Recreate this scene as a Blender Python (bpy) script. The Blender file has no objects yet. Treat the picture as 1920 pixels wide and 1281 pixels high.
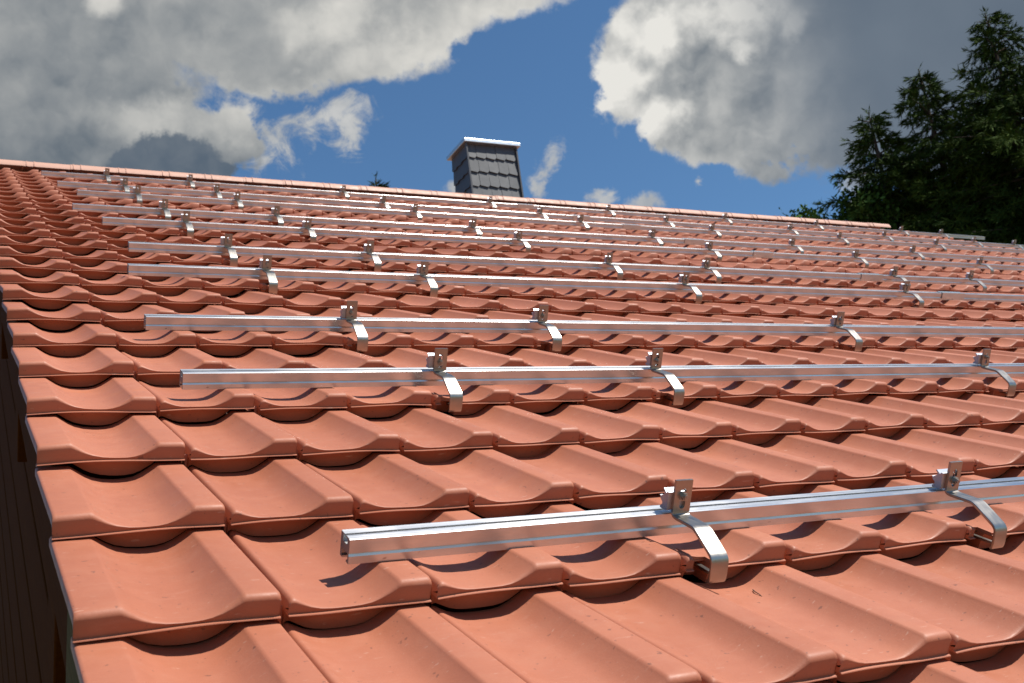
import bpy, bmesh, math, random
import numpy as np
from mathutils import Matrix, Vector

random.seed(7)
rng = np.random.default_rng(11)
sc = bpy.context.scene
COL = sc.collection

# ------------------------------------------------------------------ frame of the roof
# roof frame: u along the eave (to the right), v up the slope, n off the roof plane.
# One unit in u, v, n is one tile cover width (0.21 m).
TW = 0.21
PITCH = math.radians(28.5)
CP, SP = math.cos(PITCH), math.sin(PITCH)
Z0 = 5.2                      # height of the roof frame's origin above the ground
LEN = 1.6113                  # course length in tile widths
RW = Matrix(((1, 0, 0), (0, CP, -SP), (0, SP, CP)))   # roof -> world directions
ROOT = Matrix.Translation((0, 0, Z0)) @ RW.to_4x4()


def rp(u, v, n):
    """roof units -> world point"""
    return RW @ Vector((u * TW, v * TW, n * TW)) + Vector((0, 0, Z0))


# ------------------------------------------------------------------ camera
cam_d = bpy.data.cameras.new('camera')
cam = bpy.data.objects.new('camera', cam_d)
COL.objects.link(cam)
sc.camera = cam
R_right = Vector((0.89018345, -0.44521977, 0.09670982))
R_down = Vector((0.00412716, -0.20437923, -0.97888309))
R_fwd = Vector((0.45558358, 0.87178466, -0.18009751))
CAM_C = Vector((-1.77239208, -6.07995376, 2.98716937))
FPX = 2029.64
m = Matrix((RW @ R_right, RW @ -R_down, RW @ -R_fwd)).transposed().to_4x4()
m.translation = rp(*CAM_C)
cam.matrix_world = m
cam_d.sensor_width = 36.0
cam_d.lens = FPX / 1920 * 36
cam_d.clip_start = 0.05
cam_d.clip_end = 3000
cam_d.dof.use_dof = True
cam_d.dof.focus_distance = 2.2
cam_d.dof.aperture_fstop = 13.0

# ------------------------------------------------------------------ sun and sky
SUN = (RW @ Vector((0.45, 0.10, 1.0))).normalized()
SUN_EL = math.asin(SUN.z)
SUN_AZ = math.atan2(SUN.x, SUN.y)
sun_d = bpy.data.lights.new('sun', 'SUN')
sun_d.energy = 5.0
sun_d.angle = math.radians(0.5)
sun_d.color = (1.0, 0.955, 0.88)
sun = bpy.data.objects.new('sun', sun_d)
COL.objects.link(sun)
sun.rotation_euler = (-SUN).to_track_quat('-Z', 'Y').to_euler()
sun.location = (6, -8, 30)

sc.view_settings.view_transform = 'Standard'
sc.view_settings.look = 'None'
sc.view_settings.exposure = 0.42
sc.view_settings.gamma = 1.0
sc.view_settings.use_curve_mapping = False
sc.render.engine = 'CYCLES'
sc.cycles.max_bounces = 8


class NT:
    """small helper to write node trees"""

    def __init__(self, tree):
        self.t = tree
        self.n = tree.nodes
        self.l = tree.links

    def put(self, sock, val):
        if isinstance(val, bpy.types.NodeSocket):
            self.l.new(val, sock)
        elif val is not None:
            sock.default_value = val

    def math(self, op, a, b=None, c=None, clamp=False):
        x = self.n.new('ShaderNodeMath')
        x.operation = op
        x.use_clamp = clamp
        self.put(x.inputs[0], a)
        self.put(x.inputs[1], b)
        self.put(x.inputs[2], c)
        return x.outputs[0]

    def vmath(self, op, a, b=None):
        x = self.n.new('ShaderNodeVectorMath')
        x.operation = op
        self.put(x.inputs[0], a)
        if op == 'SCALE':
            self.put(x.inputs['Scale'], b)
        else:
            self.put(x.inputs[1], b)
        return x.outputs['Value'] if op in ('LENGTH', 'DOT_PRODUCT', 'DISTANCE') else x.outputs[0]

    def noise(self, vec, scale, detail=4.0, rough=0.5, out=0, dist=0.0):
        x = self.n.new('ShaderNodeTexNoise')
        self.put(x.inputs['Vector'], vec)
        self.put(x.inputs['Scale'], scale)
        x.inputs['Detail'].default_value = detail
        x.inputs['Roughness'].default_value = rough
        x.inputs['Distortion'].default_value = dist
        return x.outputs[out]

    def map(self, val, a, b, c=0.0, d=1.0, smooth=False):
        x = self.n.new('ShaderNodeMapRange')
        x.interpolation_type = 'SMOOTHSTEP' if smooth else 'LINEAR'
        self.put(x.inputs[0], val)
        x.inputs[1].default_value = a
        x.inputs[2].default_value = b
        x.inputs[3].default_value = c
        x.inputs[4].default_value = d
        return x.outputs[0]

    def mix(self, f, a, b, blend='MIX'):
        x = self.n.new('ShaderNodeMix')
        x.data_type = 'RGBA'
        x.blend_type = blend
        self.put(x.inputs[0], f)
        self.put(x.inputs[6], a)
        self.put(x.inputs[7], b)
        return x.outputs[2]


def c4(r, g, b):
    return (r, g, b, 1.0)


BL = {
    'L': [(-14.25, 31.4, 4.5, 1.9, 2), (-10.06, 30.45, 4.5, 1.6, 5), (-13.9, 26.6, 2.6, 1.7, -20), (-12.3, 30.9, 4.2, 2.1, 2), (-5.0, 32.6, 5.0, 2.2, 2), (-15.77, 34.23, 20.31, 4.12, 2), (-21.98, 29.20, 7.96, 4.12, 5), (-2.28, 33.02, 7.91, 2.15, 1), (-7.54, 31.63, 8.28, 2.89, 3), (-17.63, 27.78, 3.24, 2.06, 0), (-22.73, 26.17, 4.86, 2.48, 2)],
    'W': [(-12.82, 26.99, 4.01, 2.06, -20), (-9.06, 27.38, 3.04, 1.38, 1), (-11.85, 25.77, 1.60, 1.10, -2), (-15.61, 27.81, 3.36, 1.10, 0), (-7.68, 26.21, 1.07, 1.10, -34)],
    'D': [(-16.36, 25.59, 2.49, 1.43, -5), (-17.99, 25.26, 1.50, 1.04, 0), (-14.49, 25.04, 1.29, 0.71, -2)],
    'R': [(17.84, 24.2, 4.0, 2.6, -15), (21.08, 27.43, 7.5, 3.6, -15), (16.5, 29.0, 8.5, 4.2, -15), (11.12, 27.51, 5.70, 5.09, -13), (7.65, 27.22, 2.52, 2.42, -13), (14.59, 25.00, 7.51, 4.12, -16), (21.24, 24.52, 9.33, 6.33, -17), (10.48, 24.14, 3.97, 2.06, -23), (9.28, 29.28, 2.52, 2.06, -13)],
    'S': [(2.47, 24.06, 0.70, 1.71, -34), (1.55, 22.81, 0.59, 0.82, -19), (4.69, 21.72, 1.03, 0.60, -9), (6.70, 21.05, 1.25, 0.62, -13), (6.2, 20.95, 0.7, 0.5, -13), (-2.70, 23.34, 0.72, 0.60, -6), (16.79, 19.77, 1.00, 0.88, -15), (16.30, 18.54, 0.62, 0.60, -15), (12.95, 21.29, 0.65, 0.33, -16), (9.47, 21.55, 0.37, 0.39, -13)],
    'Rb': [(6.59, 27.44, 2.05, 2.61, -13), (8.35, 29.48, 1.90, 1.93, -11), (12.82, 29.20, 3.84, 2.20, -14), (15.26, 28.14, 1.01, 1.65, -18), (12.46, 27.44, 1.28, 0.96, -14), (8.20, 24.92, 1.63, 1.65, -11)],
    'Lb': [(1.22, 31.55, 5.75, 1.93, -1), (-19.70, 32.80, 1.04, 0.96, 4), (-7.48, 32.15, 3.32, 1.65, 11), (-16.88, 27.79, 3.10, 1.10, 2), (-13.05, 27.39, 2.32, 1.65, -20), (-4.30, 30.61, 4.43, 1.38, 4)],
}


def build_world():
    w = bpy.data.worlds.new('World')
    sc.world = w
    w.use_nodes = True
    g = NT(w.node_tree)
    g.n.clear()
    out = g.n.new('ShaderNodeOutputWorld')
    bg = g.n.new('ShaderNodeBackground')
    bg.inputs['Strength'].default_value = 0.075
    g.l.new(bg.outputs[0], out.inputs[0])
    sky = g.n.new('ShaderNodeTexSky')
    sky.sky_type = 'NISHITA'
    sky.sun_disc = False
    sky.sun_elevation = SUN_EL
    sky.sun_rotation = SUN_AZ
    sky.altitude = 300
    sky.air_density = 1.0
    sky.dust_density = 0.6
    sky.ozone_density = 2.0
    tc = g.n.new('ShaderNodeTexCoord')
    D = g.vmath('NORMALIZE', tc.outputs['Generated'])
    sp = g.n.new('ShaderNodeSeparateXYZ')
    g.l.new(D, sp.inputs[0])
    az = g.math('MULTIPLY', g.math('ARCTAN2', sp.outputs[0], sp.outputs[1]), 180 / math.pi)
    el = g.math('MULTIPLY', g.math('ARCSINE', sp.outputs[2]), 180 / math.pi)
    X = g.math('MULTIPLY', g.math('SUBTRACT', az, 29.0), 0.89)
    cb = g.n.new('ShaderNodeCombineXYZ')
    g.l.new(X, cb.inputs[0])
    g.l.new(el, cb.inputs[1])
    P = cb.outputs[0]
    # warp of the cloud outlines
    w1 = g.vmath('SCALE', g.vmath('SUBTRACT', g.noise(D, 14.0, 3, 0.5, 1), (0.5, 0.5, 0.5)), 3.6)
    w2 = g.vmath('SCALE', g.vmath('SUBTRACT', g.noise(D, 46.0, 4, 0.6, 1), (0.5, 0.5, 0.5)), 1.0)
    w3 = g.vmath('SCALE', g.vmath('SUBTRACT', g.noise(D, 130.0, 3, 0.6, 1), (0.5, 0.5, 0.5)), 0.5)
    w2 = g.vmath('ADD', w2, w3)
    PW = g.vmath('ADD', g.vmath('ADD', P, w1), w2)
    PS = g.vmath('ADD', D, g.vmath('SCALE', g.noise(D, 40.0, 3, 0.5, 1), 0.02))
    fine = g.noise(D, 30.0, 8, 0.58)
    soft1 = g.noise(PS, 19.0, 5, 0.48)
    soft2 = g.noise(g.vmath('ADD', PS, (-0.006, 0.003, 0.011)), 19.0, 5, 0.48)
    coarse = g.noise(D, 9.0, 4, 0.5)
    wisp = g.noise(g.vmath('MULTIPLY', D, (1.0, 1.0, 1.3)), 26.0, 8, 0.68, 0, 0.8)

    def field(key, vec, op='SMOOTH_MAX'):
        acc = None
        for (x, y, rx, ry, an) in BL[key]:
            mp = g.n.new('ShaderNodeMapping')
            mp.vector_type = 'TEXTURE'
            g.l.new(vec, mp.inputs['Vector'])
            mp.inputs['Location'].default_value = (x, y, 0)
            mp.inputs['Rotation'].default_value = (0, 0, math.radians(an))
            mp.inputs['Scale'].default_value = (rx, ry, 1)
            d = g.math('SUBTRACT', 1.0, g.vmath('LENGTH', mp.outputs[0]))
            acc = d if acc is None else g.math(op, acc, d, 0.25 if op == 'SMOOTH_MAX' else None)
        return acc

    fn = g.math('SUBTRACT', fine, 0.5)
    relief = g.math('SUBTRACT', soft1, soft2)
    fL = g.math('ADD', field('L', PW), g.math('MULTIPLY', fn, 0.36))
    fW = g.math('ADD', field('W', PW), g.math('MULTIPLY', g.math('SUBTRACT', wisp, 0.49), 3.0))
    fD = g.math('ADD', field('D', g.vmath('ADD', P, w2)), g.math('MULTIPLY', fn, 0.3))
    fR = g.math('ADD', field('R', PW), g.math('MULTIPLY', fn, 0.30))
    fS = g.math('ADD', field('S', g.vmath('ADD', P, w2)), g.math('MULTIPLY', g.math('SUBTRACT', wisp, 0.52), 2.6))
    aL = g.math('MAXIMUM', g.map(fL, -0.06, 0.20, 0, 1, True), g.map(field('L', P, 'MAXIMUM'), 0.22, 0.4, 0, 1, True))
    aW = g.map(fW, 0.0, 0.9, 0, 0.85, True)
    aD = g.map(fD, -0.02, 0.22, 0, 1, True)
    aR = g.math('MAXIMUM', g.map(fR, -0.05, 0.13, 0, 1, True), g.map(field('R', P, 'MAXIMUM'), 0.22, 0.4, 0, 1, True))
    aS = g.map(fS, 0.0, 0.9, 0, 0.85, True)
    # the rest of the sky: the same kind of broken cumulus
    far = g.map(g.vmath('DISTANCE', P, (0.0, 27.0, 0.0)), 36.0, 50.0, 0, 1, True)
    gen = g.math('ADD', g.noise(D, 2.6, 6, 0.55), g.math('MULTIPLY', fn, 0.12))
    aG = g.math('MULTIPLY', g.map(gen, 0.60, 0.66, 0, 1, True), far)
    bG = g.map(gen, 0.60, 0.75, 0.5, 0.22)

    # brightness of the clouds: sunlit heads and grey undersides
    def tone(base, rel):
        return g.math('ADD', base, g.math('MULTIPLY', relief, rel))

    bL = g.math('ADD', 0.17, g.math('MULTIPLY', coarse, 0.22))
    bL = g.math('ADD', bL, g.math('MULTIPLY', g.map(g.math('ADD', field('Lb', PW), g.math('MULTIPLY', g.math('SUBTRACT', soft1, 0.5), 0.7)), -0.35, 0.7, 0, 1, True), 0.24))
    edL = g.math('MULTIPLY', g.map(fL, 0.0, 0.45, 1.0, 0.0, True), g.map(X, -17.0, -8.0, 0.0, 1.0, True))
    bL = g.math('ADD', bL, g.math('MULTIPLY', edL, 0.12))
    lowL = g.map(el, 24.0, 31.0, 0.62, 1.0, True)
    bL = g.math('MULTIPLY', bL, lowL)
    bL = tone(bL, 0.40)
    bW = tone(g.map(fW, 0.0, 1.2, 0.36, 0.5), 0.5)
    bR = g.math('ADD', 0.19, g.math('MULTIPLY', coarse, 0.19))
    edge = g.map(fR, 0.04, 0.5, 1.0, 0.0, True)
    leftR = g.map(X, 12.0, 6.0, 0.0, 1.0, True)
    bR = g.math('ADD', bR, g.math('MULTIPLY', g.map(g.math('ADD', field('Rb', PW), g.math('MULTIPLY', g.math('SUBTRACT', soft1, 0.5), 0.85)), -0.10, 0.85, 0, 1, True), 0.36))
    bR = g.math('ADD', bR, g.math('MULTIPLY', g.math('MULTIPLY', edge, leftR), 0.15))
    bR = tone(bR, 0.65)
    rightR = g.map(X, 10.0, 19.0, 0.0, 1.0, True)

    def ramp(b, dark, light):
        f = g.map(b, 0.1, 0.62, 0, 1)
        return g.mix(f, c4(*[10 * x for x in dark]), c4(*[10 * x for x in light]))

    DK, LT = (0.105, 0.138, 0.175), (0.70, 0.685, 0.64)
    cL = ramp(bL, DK, LT)
    cW = ramp(bW, (0.2, 0.23, 0.26), LT)
    cD = ramp(tone(0.12, 0.2), (0.10, 0.135, 0.18), LT)
    cR = g.mix(rightR, ramp(bR, DK, (0.80, 0.785, 0.74)), g.mix(coarse, c4(0.95, 1.3, 1.8), c4(1.7, 2.1, 2.6)))
    cS = ramp(tone(0.45, 0.4), DK, LT)
    cG = ramp(bG, DK, LT)
    # deep clear blue of the photograph (a slightly stronger blue than the dry model sky)
    blue = g.mix(1.0, sky.outputs[0], c4(0.72, 1.0, 1.16), 'MULTIPLY')
    c = g.mix(aG, blue, cG)
    c = g.mix(aS, c, cS)
    c = g.mix(aR, c, cR)
    c = g.mix(aW, c, cW)
    c = g.mix(aL, c, cL)
    c = g.mix(aD, c, cD)
    g.l.new(c, bg.inputs['Color'])
    w.cycles.sampling_method = 'MANUAL'
    w.cycles.sample_map_resolution = 512


build_world()


# ------------------------------------------------------------------ materials
def mat(name):
    mm = bpy.data.materials.new(name)
    mm.use_nodes = True
    g = NT(mm.node_tree)
    b = g.n['Principled BSDF']
    return mm, g, b


def bump(g, b, height, strength, dist):
    x = g.n.new('ShaderNodeBump')
    x.inputs['Strength'].default_value = strength
    x.inputs['Distance'].default_value = dist
    g.put(x.inputs['Height'], height)
    g.l.new(x.outputs[0], b.inputs['Normal'])
    return x


def terracotta(name, per_object, pale=0.0):
    mm, g, b = mat(name)
    tc = g.n.new('ShaderNodeTexCoord')
    if per_object:
        oi = g.n.new('ShaderNodeObjectInfo')
        rnd = oi.outputs['Random']
        off = g.n.new('ShaderNodeCombineXYZ')
        g.l.new(g.math('MULTIPLY', rnd, 37.0), off.inputs[0])
        g.l.new(g.math('MULTIPLY', rnd, 91.0), off.inputs[1])
        P = g.vmath('ADD', tc.outputs['Object'], off.outputs[0])
    else:
        at = g.n.new('ShaderNodeAttribute')
        at.attribute_name = 'tone'
        rnd = at.outputs['Fac']
        P = tc.outputs['Object']
    base = g.mix(rnd, c4(0.357, 0.117, 0.059), c4(0.436, 0.156, 0.087))
    blot = g.map(g.noise(P, 9.0, 5, 0.6), 0.3, 0.72)
    base = g.mix(g.math('MULTIPLY', blot, 0.45), base, c4(0.349, 0.120, 0.071))
    # pale dusty bloom
    dust = g.map(g.noise(P, 23.0, 6, 0.65), 0.5, 0.8)
    base = g.mix(g.math('MULTIPLY', dust, 0.30), base, c4(0.440, 0.200, 0.124))
    # brighter orange brick dust in a few places
    sel = g.map(rnd, 0.8, 0.95)
    orange = g.math('MULTIPLY', g.map(g.noise(P, 7.0, 4, 0.6), 0.56, 0.75), sel)
    base = g.mix(g.math('MULTIPLY', orange, 0.75), base, c4(0.514, 0.164, 0.060))
    big = g.map(g.noise(P, 3.2, 4, 0.55), 0.38, 0.66)
    base = g.mix(g.math('MULTIPLY', big, 0.35), base, c4(0.328, 0.106, 0.056))
    # fine speckle, tiny dark specks
    fine = g.noise(P, 420.0, 3, 0.6)
    base = g.mix(g.map(fine, 0.35, 0.75, 0.0, 0.22), base, c4(0.299, 0.114, 0.072))
    sp = g.map(g.noise(P, 95.0, 2, 0.5), 0.70, 0.73)
    base = g.mix(g.math('MULTIPLY', sp, 0.55), base, c4(0.091, 0.046, 0.034))
    # faint drag marks across the tile
    st = g.noise(g.vmath('MULTIPLY', P, (1.0, 14.0, 4.0)), 16.0, 4, 0.6)
    base = g.mix(g.map(st, 0.6, 0.8, 0.0, 0.25), base, c4(0.514, 0.270, 0.193))
    # sparse short pale scuffs
    sf = g.noise(g.vmath('MULTIPLY', P, (1.0, 6.0, 4.0)), 34.0, 3, 0.5)
    base = g.mix(g.map(sf, 0.69, 0.73, 0.0, 0.35), base, c4(0.581, 0.393, 0.306))
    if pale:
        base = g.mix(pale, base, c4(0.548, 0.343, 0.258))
    g.put(b.inputs['Base Color'], base)
    b.inputs['Roughness'].default_value = 0.62
    g.put(b.inputs['Roughness'], g.map(g.noise(P, 30.0, 4, 0.6), 0.3, 0.7, 0.46, 0.64))
    b.inputs['Specular IOR Level'].default_value = 0.38
    h = g.math('ADD', g.math('MULTIPLY', g.noise(P, 260.0, 3, 0.6), 0.5), g.noise(P, 38.0, 3, 0.5))
    bump(g, b, h, 0.22, 0.0016)
    return mm


M_TILE = terracotta('terracotta_tile', True)
M_RIDGE = terracotta('sunlit_ridge_clay', True, 0.68)  # clay lightened to carry the sunlit, grazing sheen of the ridge caps
M_TILES = terracotta('terracotta_far_tiles', False)


def metal(name, col, rough, streak, smudge, aniso=0.0):
    mm, g, b = mat(name)
    tc = g.n.new('ShaderNodeTexCoord')
    P = tc.outputs['Object']
    S = g.vmath('MULTIPLY', P, streak)
    line = g.noise(S, 90.0, 3, 0.6)
    sm = g.map(g.noise(g.vmath('MULTIPLY', P, (0.35, 1, 1)), 22.0, 5, 0.6), 0.45, 0.75)
    base = g.mix(g.math('MULTIPLY', sm, smudge), c4(*col), c4(col[0] * 0.62, col[1] * 0.58, col[2] * 0.55))
    spots = g.map(g.noise(g.vmath('MULTIPLY', P, (0.5, 1, 1)), 60.0, 2, 0.5), 0.73, 0.77)
    base = g.mix(g.math('MULTIPLY', spots, smudge), base, c4(0.22, 0.15, 0.12))
    g.put(b.inputs['Base Color'], base)
    b.inputs['Metallic'].default_value = 1.0
    r = g.math('ADD', g.map(line, 0.3, 0.7, rough - 0.05, rough + 0.06), g.math('MULTIPLY', sm, 0.12))
    g.put(b.inputs['Roughness'], r)
    if aniso:
        b.inputs['Anisotropic'].default_value = aniso
        b.inputs['Anisotropic Rotation'].default_value = 0.25
        t = g.n.new('ShaderNodeTangent')
        t.direction_type = 'UV_MAP'
        t.uv_map = 'along'
        g.l.new(t.outputs[0], b.inputs['Tangent'])
    bump(g, b, line, 0.12, 0.0006)
    return mm


M_ALU = metal('extruded_aluminium', (0.66, 0.665, 0.675), 0.31, (0.02, 6, 6), 0.6, 0.68)
M_CUT = metal('shaded_sawn_aluminium', (0.20, 0.20, 0.21), 0.6, (1, 1, 1), 0.4)  # dark base colour stands in for the shade on the sawn rail ends
M_CLAMP = metal('clamp_aluminium', (0.42, 0.44, 0.49), 0.40, (0.1, 3, 3), 0.3)
M_STEEL = metal('stainless_steel', (0.36, 0.33, 0.295), 0.32, (3, 0.3, 0.3), 0.25)
M_BOLT = metal('bolt_steel', (0.42, 0.40, 0.37), 0.32, (1, 1, 1), 0.5)
M_CAP = metal('zinc_sheet', (0.55, 0.59, 0.63), 0.42, (0.5, 0.5, 0.5), 0.25)


def simple(name, cols, scale, rough=0.7, stretch=(1, 1, 1), bmp=0.3, bdist=0.004, spec=0.4, perobj=0.0):
    mm, g, b = mat(name)
    tc = g.n.new('ShaderNodeTexCoord')
    P = tc.outputs['Object']
    oi = g.n.new('ShaderNodeObjectInfo')
    off = g.n.new('ShaderNodeCombineXYZ')
    g.l.new(g.math('MULTIPLY', oi.outputs['Random'], 53.0), off.inputs[0])
    g.l.new(g.math('MULTIPLY', oi.outputs['Random'], 29.0), off.inputs[2])
    P = g.vmath('ADD', P, off.outputs[0])
    n = g.noise(g.vmath('MULTIPLY', P, stretch), scale, 6, 0.6)
    base = g.mix(g.map(n, 0.3, 0.72), c4(*cols[0]), c4(*cols[1]))
    if perobj:
        base = g.mix(g.math('MULTIPLY', oi.outputs['Random'], perobj), base, c4(*cols[0]))
    g.put(b.inputs['Base Color'], base)
    b.inputs['Roughness'].default_value = rough
    b.inputs['Specular IOR Level'].default_value = spec
    bump(g, b, n, bmp, bdist)
    return mm


M_DARKWOOD = simple('dark_stained_wood', [(0.060, 0.016, 0.002), (0.090, 0.026, 0.003)], 9.0, 0.95, (12, 0.8, 12), 0.4, 0.003, 0.03, 0.5)
M_TANWOOD = simple('pale_wood', [(0.075, 0.052, 0.018), (0.12, 0.085, 0.03)], 9.0, 0.9, (12, 0.8, 12), 0.4, 0.003, 0.08)
M_SLATE = simple('fibre_slate', [(0.050, 0.054, 0.060), (0.082, 0.087, 0.094)], 14.0, 0.5, (1, 1, 1), 0.25, 0.003, 0.5, 0.45)
M_FLASH = simple('dark_flashing', [(0.05, 0.053, 0.06), (0.07, 0.073, 0.08)], 9.0, 0.45)
M_PLASTER = simple('plaster', [(0.55, 0.52, 0.46), (0.66, 0.63, 0.57)], 6.0, 0.9)
M_UNDER = simple('roof_underlay', [(0.05, 0.022, 0.016), (0.075, 0.032, 0.022)], 5.0, 0.9)
M_GRASS = simple('dry_ground', [(0.10, 0.085, 0.05), (0.17, 0.14, 0.09)], 0.8, 0.95, (1, 1, 1), 0.6, 0.05)
M_BARK = simple('spruce_bark', [(0.045, 0.032, 0.022), (0.10, 0.07, 0.05)], 6.0, 0.95, (3, 3, 0.6), 0.8, 0.02)


def foliage(name, dark, light):
    mm, g, b = mat(name)
    ge = g.n.new('ShaderNodeNewGeometry')
    tc = g.n.new('ShaderNodeTexCoord')
    n = g.map(g.noise(tc.outputs['Object'], 0.9, 3, 0.5), 0.35, 0.7)
    f = g.math('ADD', g.math('MULTIPLY', ge.outputs['Random Per Island'], 0.55), g.math('MULTIPLY', n, 0.45))
    g.put(b.inputs['Base Color'], g.mix(f, c4(*dark), c4(*light)))
    b.inputs['Roughness'].default_value = 0.8
    b.inputs['Specular IOR Level'].default_value = 0.08
    return mm


M_SPRUCE = foliage('spruce_needles', (0.012, 0.026, 0.006), (0.066, 0.105, 0.016))
M_LEAF = foliage('broad_leaves', (0.03, 0.07, 0.012), (0.085, 0.15, 0.03))


# ------------------------------------------------------------------ object helpers
def link(name, me, material=None, parent=None, matrix=None):
    o = bpy.data.objects.new(name, me)
    COL.objects.link(o)
    if material is not None and me is not None and not me.materials:
        me.materials.append(material)
    if parent is not None:
        o.parent = parent
    if matrix is not None:
        o.matrix_local = matrix
    return o


def empty(name, matrix=None, label=None, cat=None, group=None):
    o = bpy.data.objects.new(name, None)
    o.empty_display_size = 0.1
    COL.objects.link(o)
    if matrix is not None:
        o.matrix_world = matrix
    tag(o, label, cat, group)
    return o


def tag(o, label=None, cat=None, group=None, kind=None):
    if label:
        o['label'] = label
    if cat:
        o['category'] = cat
    if group:
        o['group'] = group
    if kind:
        o['kind'] = kind


def pydata(name, verts, faces, smooth=None):
    me = bpy.data.meshes.new(name)
    me.from_pydata([tuple(v) for v in verts], [], [tuple(f) for f in faces])
    me.validate()
    if smooth is not None:
        me.shade_smooth()
        me.set_sharp_from_angle(angle=math.radians(smooth))
    me.update()
    return me


def fix_normals(me):
    bm = bmesh.new()
    bm.from_mesh(me)
    bmesh.ops.recalc_face_normals(bm, faces=bm.faces)
    bm.to_mesh(me)
    bm.free()
    return me


def box_bm(bm, x0, x1, y0, y1, z0, z1, bevel=0.0):
    vs = [bm.verts.new(p) for p in ((x0, y0, z0), (x1, y0, z0), (x1, y1, z0), (x0, y1, z0),
                                    (x0, y0, z1), (x1, y0, z1), (x1, y1, z1), (x0, y1, z1))]
    fs = [bm.faces.new([vs[i] for i in q]) for q in ((3, 2, 1, 0), (4, 5, 6, 7), (0, 1, 5, 4), (1, 2, 6, 5), (2, 3, 7, 6), (3, 0, 4, 7))]
    if bevel:
        es = list({e for f in fs for e in f.edges})
        bmesh.ops.bevel(bm, geom=es, offset=bevel, segments=2, affect='EDGES', profile=0.5)
    return fs


def box(name, x0, x1, y0, y1, z0, z1, material, parent=None, bevel=0.0, matrix=None):
    bm = bmesh.new()
    box_bm(bm, x0, x1, y0, y1, z0, z1, bevel)
    me = bpy.data.meshes.new(name)
    bm.to_mesh(me)
    bm.free()
    return link(name, me, material, parent, matrix)


# ------------------------------------------------------------------ ground
g_me = pydata('ground', [(-900, -900, 0), (900, -900, 0), (900, 900, 0), (-900, 900, 0)], [(0, 1, 2, 3)])
ground = link('ground', g_me, M_GRASS)
tag(ground, kind='structure')

# ------------------------------------------------------------------ house: walls and roof deck
V_RIDGE = 41.2
V_EAVE = -5.0
U_L, U_R = -1.19, 48.25
house = empty('house', Matrix.Identity(4), 'house with a large red clay tiled roof and dark wooden gable', 'house')
ridge_w = rp(0, V_RIDGE, 0)
eave_w = rp(0, V_EAVE, 0)
WX0, WX1 = -0.75 * TW, (U_R - 1.2) * TW
WY0 = eave_w.y + 0.45
WY1 = 2 * ridge_w.y - WY0


def under(y):
    return Z0 + y * SP / CP - 0.24


def gable_poly(x0, x1):
    yr = ridge_w.y
    pts = [(WY0, 0), (WY1, 0), (WY1, under(WY0)), (yr, under(yr)), (WY0, under(WY0))]
    v = [(x0, a, b) for a, b in pts] + [(x1, a, b) for a, b in pts]
    k = len(pts)
    f = [tuple(range(k - 1, -1, -1)), tuple(range(k, 2 * k))] + [(i, (i + 1) % k, (i + 1) % k + k, i + k) for i in range(k)]
    return v, f


wv, wf = gable_poly(WX0 + 0.03, WX1)
link('wall', fix_normals(pydata('house_wall', wv, wf)), M_PLASTER, house)

roof_me = bpy.data.meshes.new('roof_deck')
bm = bmesh.new()
box_bm(bm, (U_L + 0.14) * TW, (U_R - 0.1) * TW, (V_EAVE + 0.25) * TW, V_RIDGE * TW, -0.40 * TW, -0.30 * TW)
bm.to_mesh(roof_me)
bm.free()
roof = link('roof', roof_me, M_UNDER, house, ROOT)
# the far slope, unseen from here
bs = box('back_slope', (U_L) * TW, (U_R) * TW, -V_RIDGE * TW, 5.0 * TW, -0.4 * TW, 0.02 * TW, M_TILE, house)
bs.matrix_local = Matrix.Translation((0, 2 * ridge_w.y, Z0)) @ Matrix.Rotation(-PITCH, 4, 'X') @ Matrix.Diagonal((1, 1, 1, 1))
bs.data.transform(Matrix.Scale(-1, 4, (0, 1, 0)))
bs.data.transform(Matrix.Scale(-1, 4, (0, 1, 0)))

# ------------------------------------------------------------------ tiles
H_FRONT = [(-0.022, -0.045), (0.036, -0.040), (0.042, 0.066), (0.054, 0.098), (0.072, 0.106), (0.092, 0.102), (0.13, 0.082), (0.19, 0.052), (0.25, 0.035), (0.32, 0.027),
           (0.43, 0.024), (0.52, 0.027), (0.585, 0.038), (0.645, 0.064), (0.70, 0.099), (0.743, 0.130), (0.758, 0.143), (0.770, 0.154), (0.788, 0.158),
           (0.962, 0.158), (0.980, 0.155), (0.988, 0.143)]
H_NOTCH = [(-0.022, -0.045), (0.036, -0.040), (0.042, 0.066), (0.054, 0.098), (0.072, 0.106), (0.09, 0.102), (0.108, 0.094), (0.115, 0.090), (0.19, 0.052), (0.25, 0.035), (0.325, 0.027), (0.332, 0.027),
           (0.43, 0.024), (0.52, 0.027), (0.585, 0.038), (0.645, 0.064), (0.70, 0.099), (0.743, 0.130), (0.758, 0.143), (0.770, 0.154), (0.788, 0.158),
           (0.962, 0.158), (0.980, 0.155), (0.988, 0.143)]
H_VERGE = [(-1.19, 0.150), (-1.182, 0.160), (-1.165, 0.164), (-0.945, 0.164), (-0.928, 0.161), (-0.910, 0.150), (-0.87, 0.122), (-0.82, 0.088), (-0.76, 0.058), (-0.68, 0.036), (-0.60, 0.027),
           (-0.55, 0.025), (-0.48, 0.028), (-0.415, 0.040), (-0.355, 0.066), (-0.30, 0.101), (-0.257, 0.131), (-0.242, 0.144), (-0.230, 0.154), (-0.212, 0.158),
           (-0.035, 0.157), (-0.015, 0.154), (-0.006, 0.143)]
H_FAR = [(-0.008, -0.03), (0.032, -0.03), (0.038, 0.098), (0.07, 0.108), (0.16, 0.066), (0.30, 0.028), (0.56, 0.026), (0.645, 0.062), (0.745, 0.132), (0.785, 0.157), (0.97, 0.157), (0.994, 0.146)]
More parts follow.
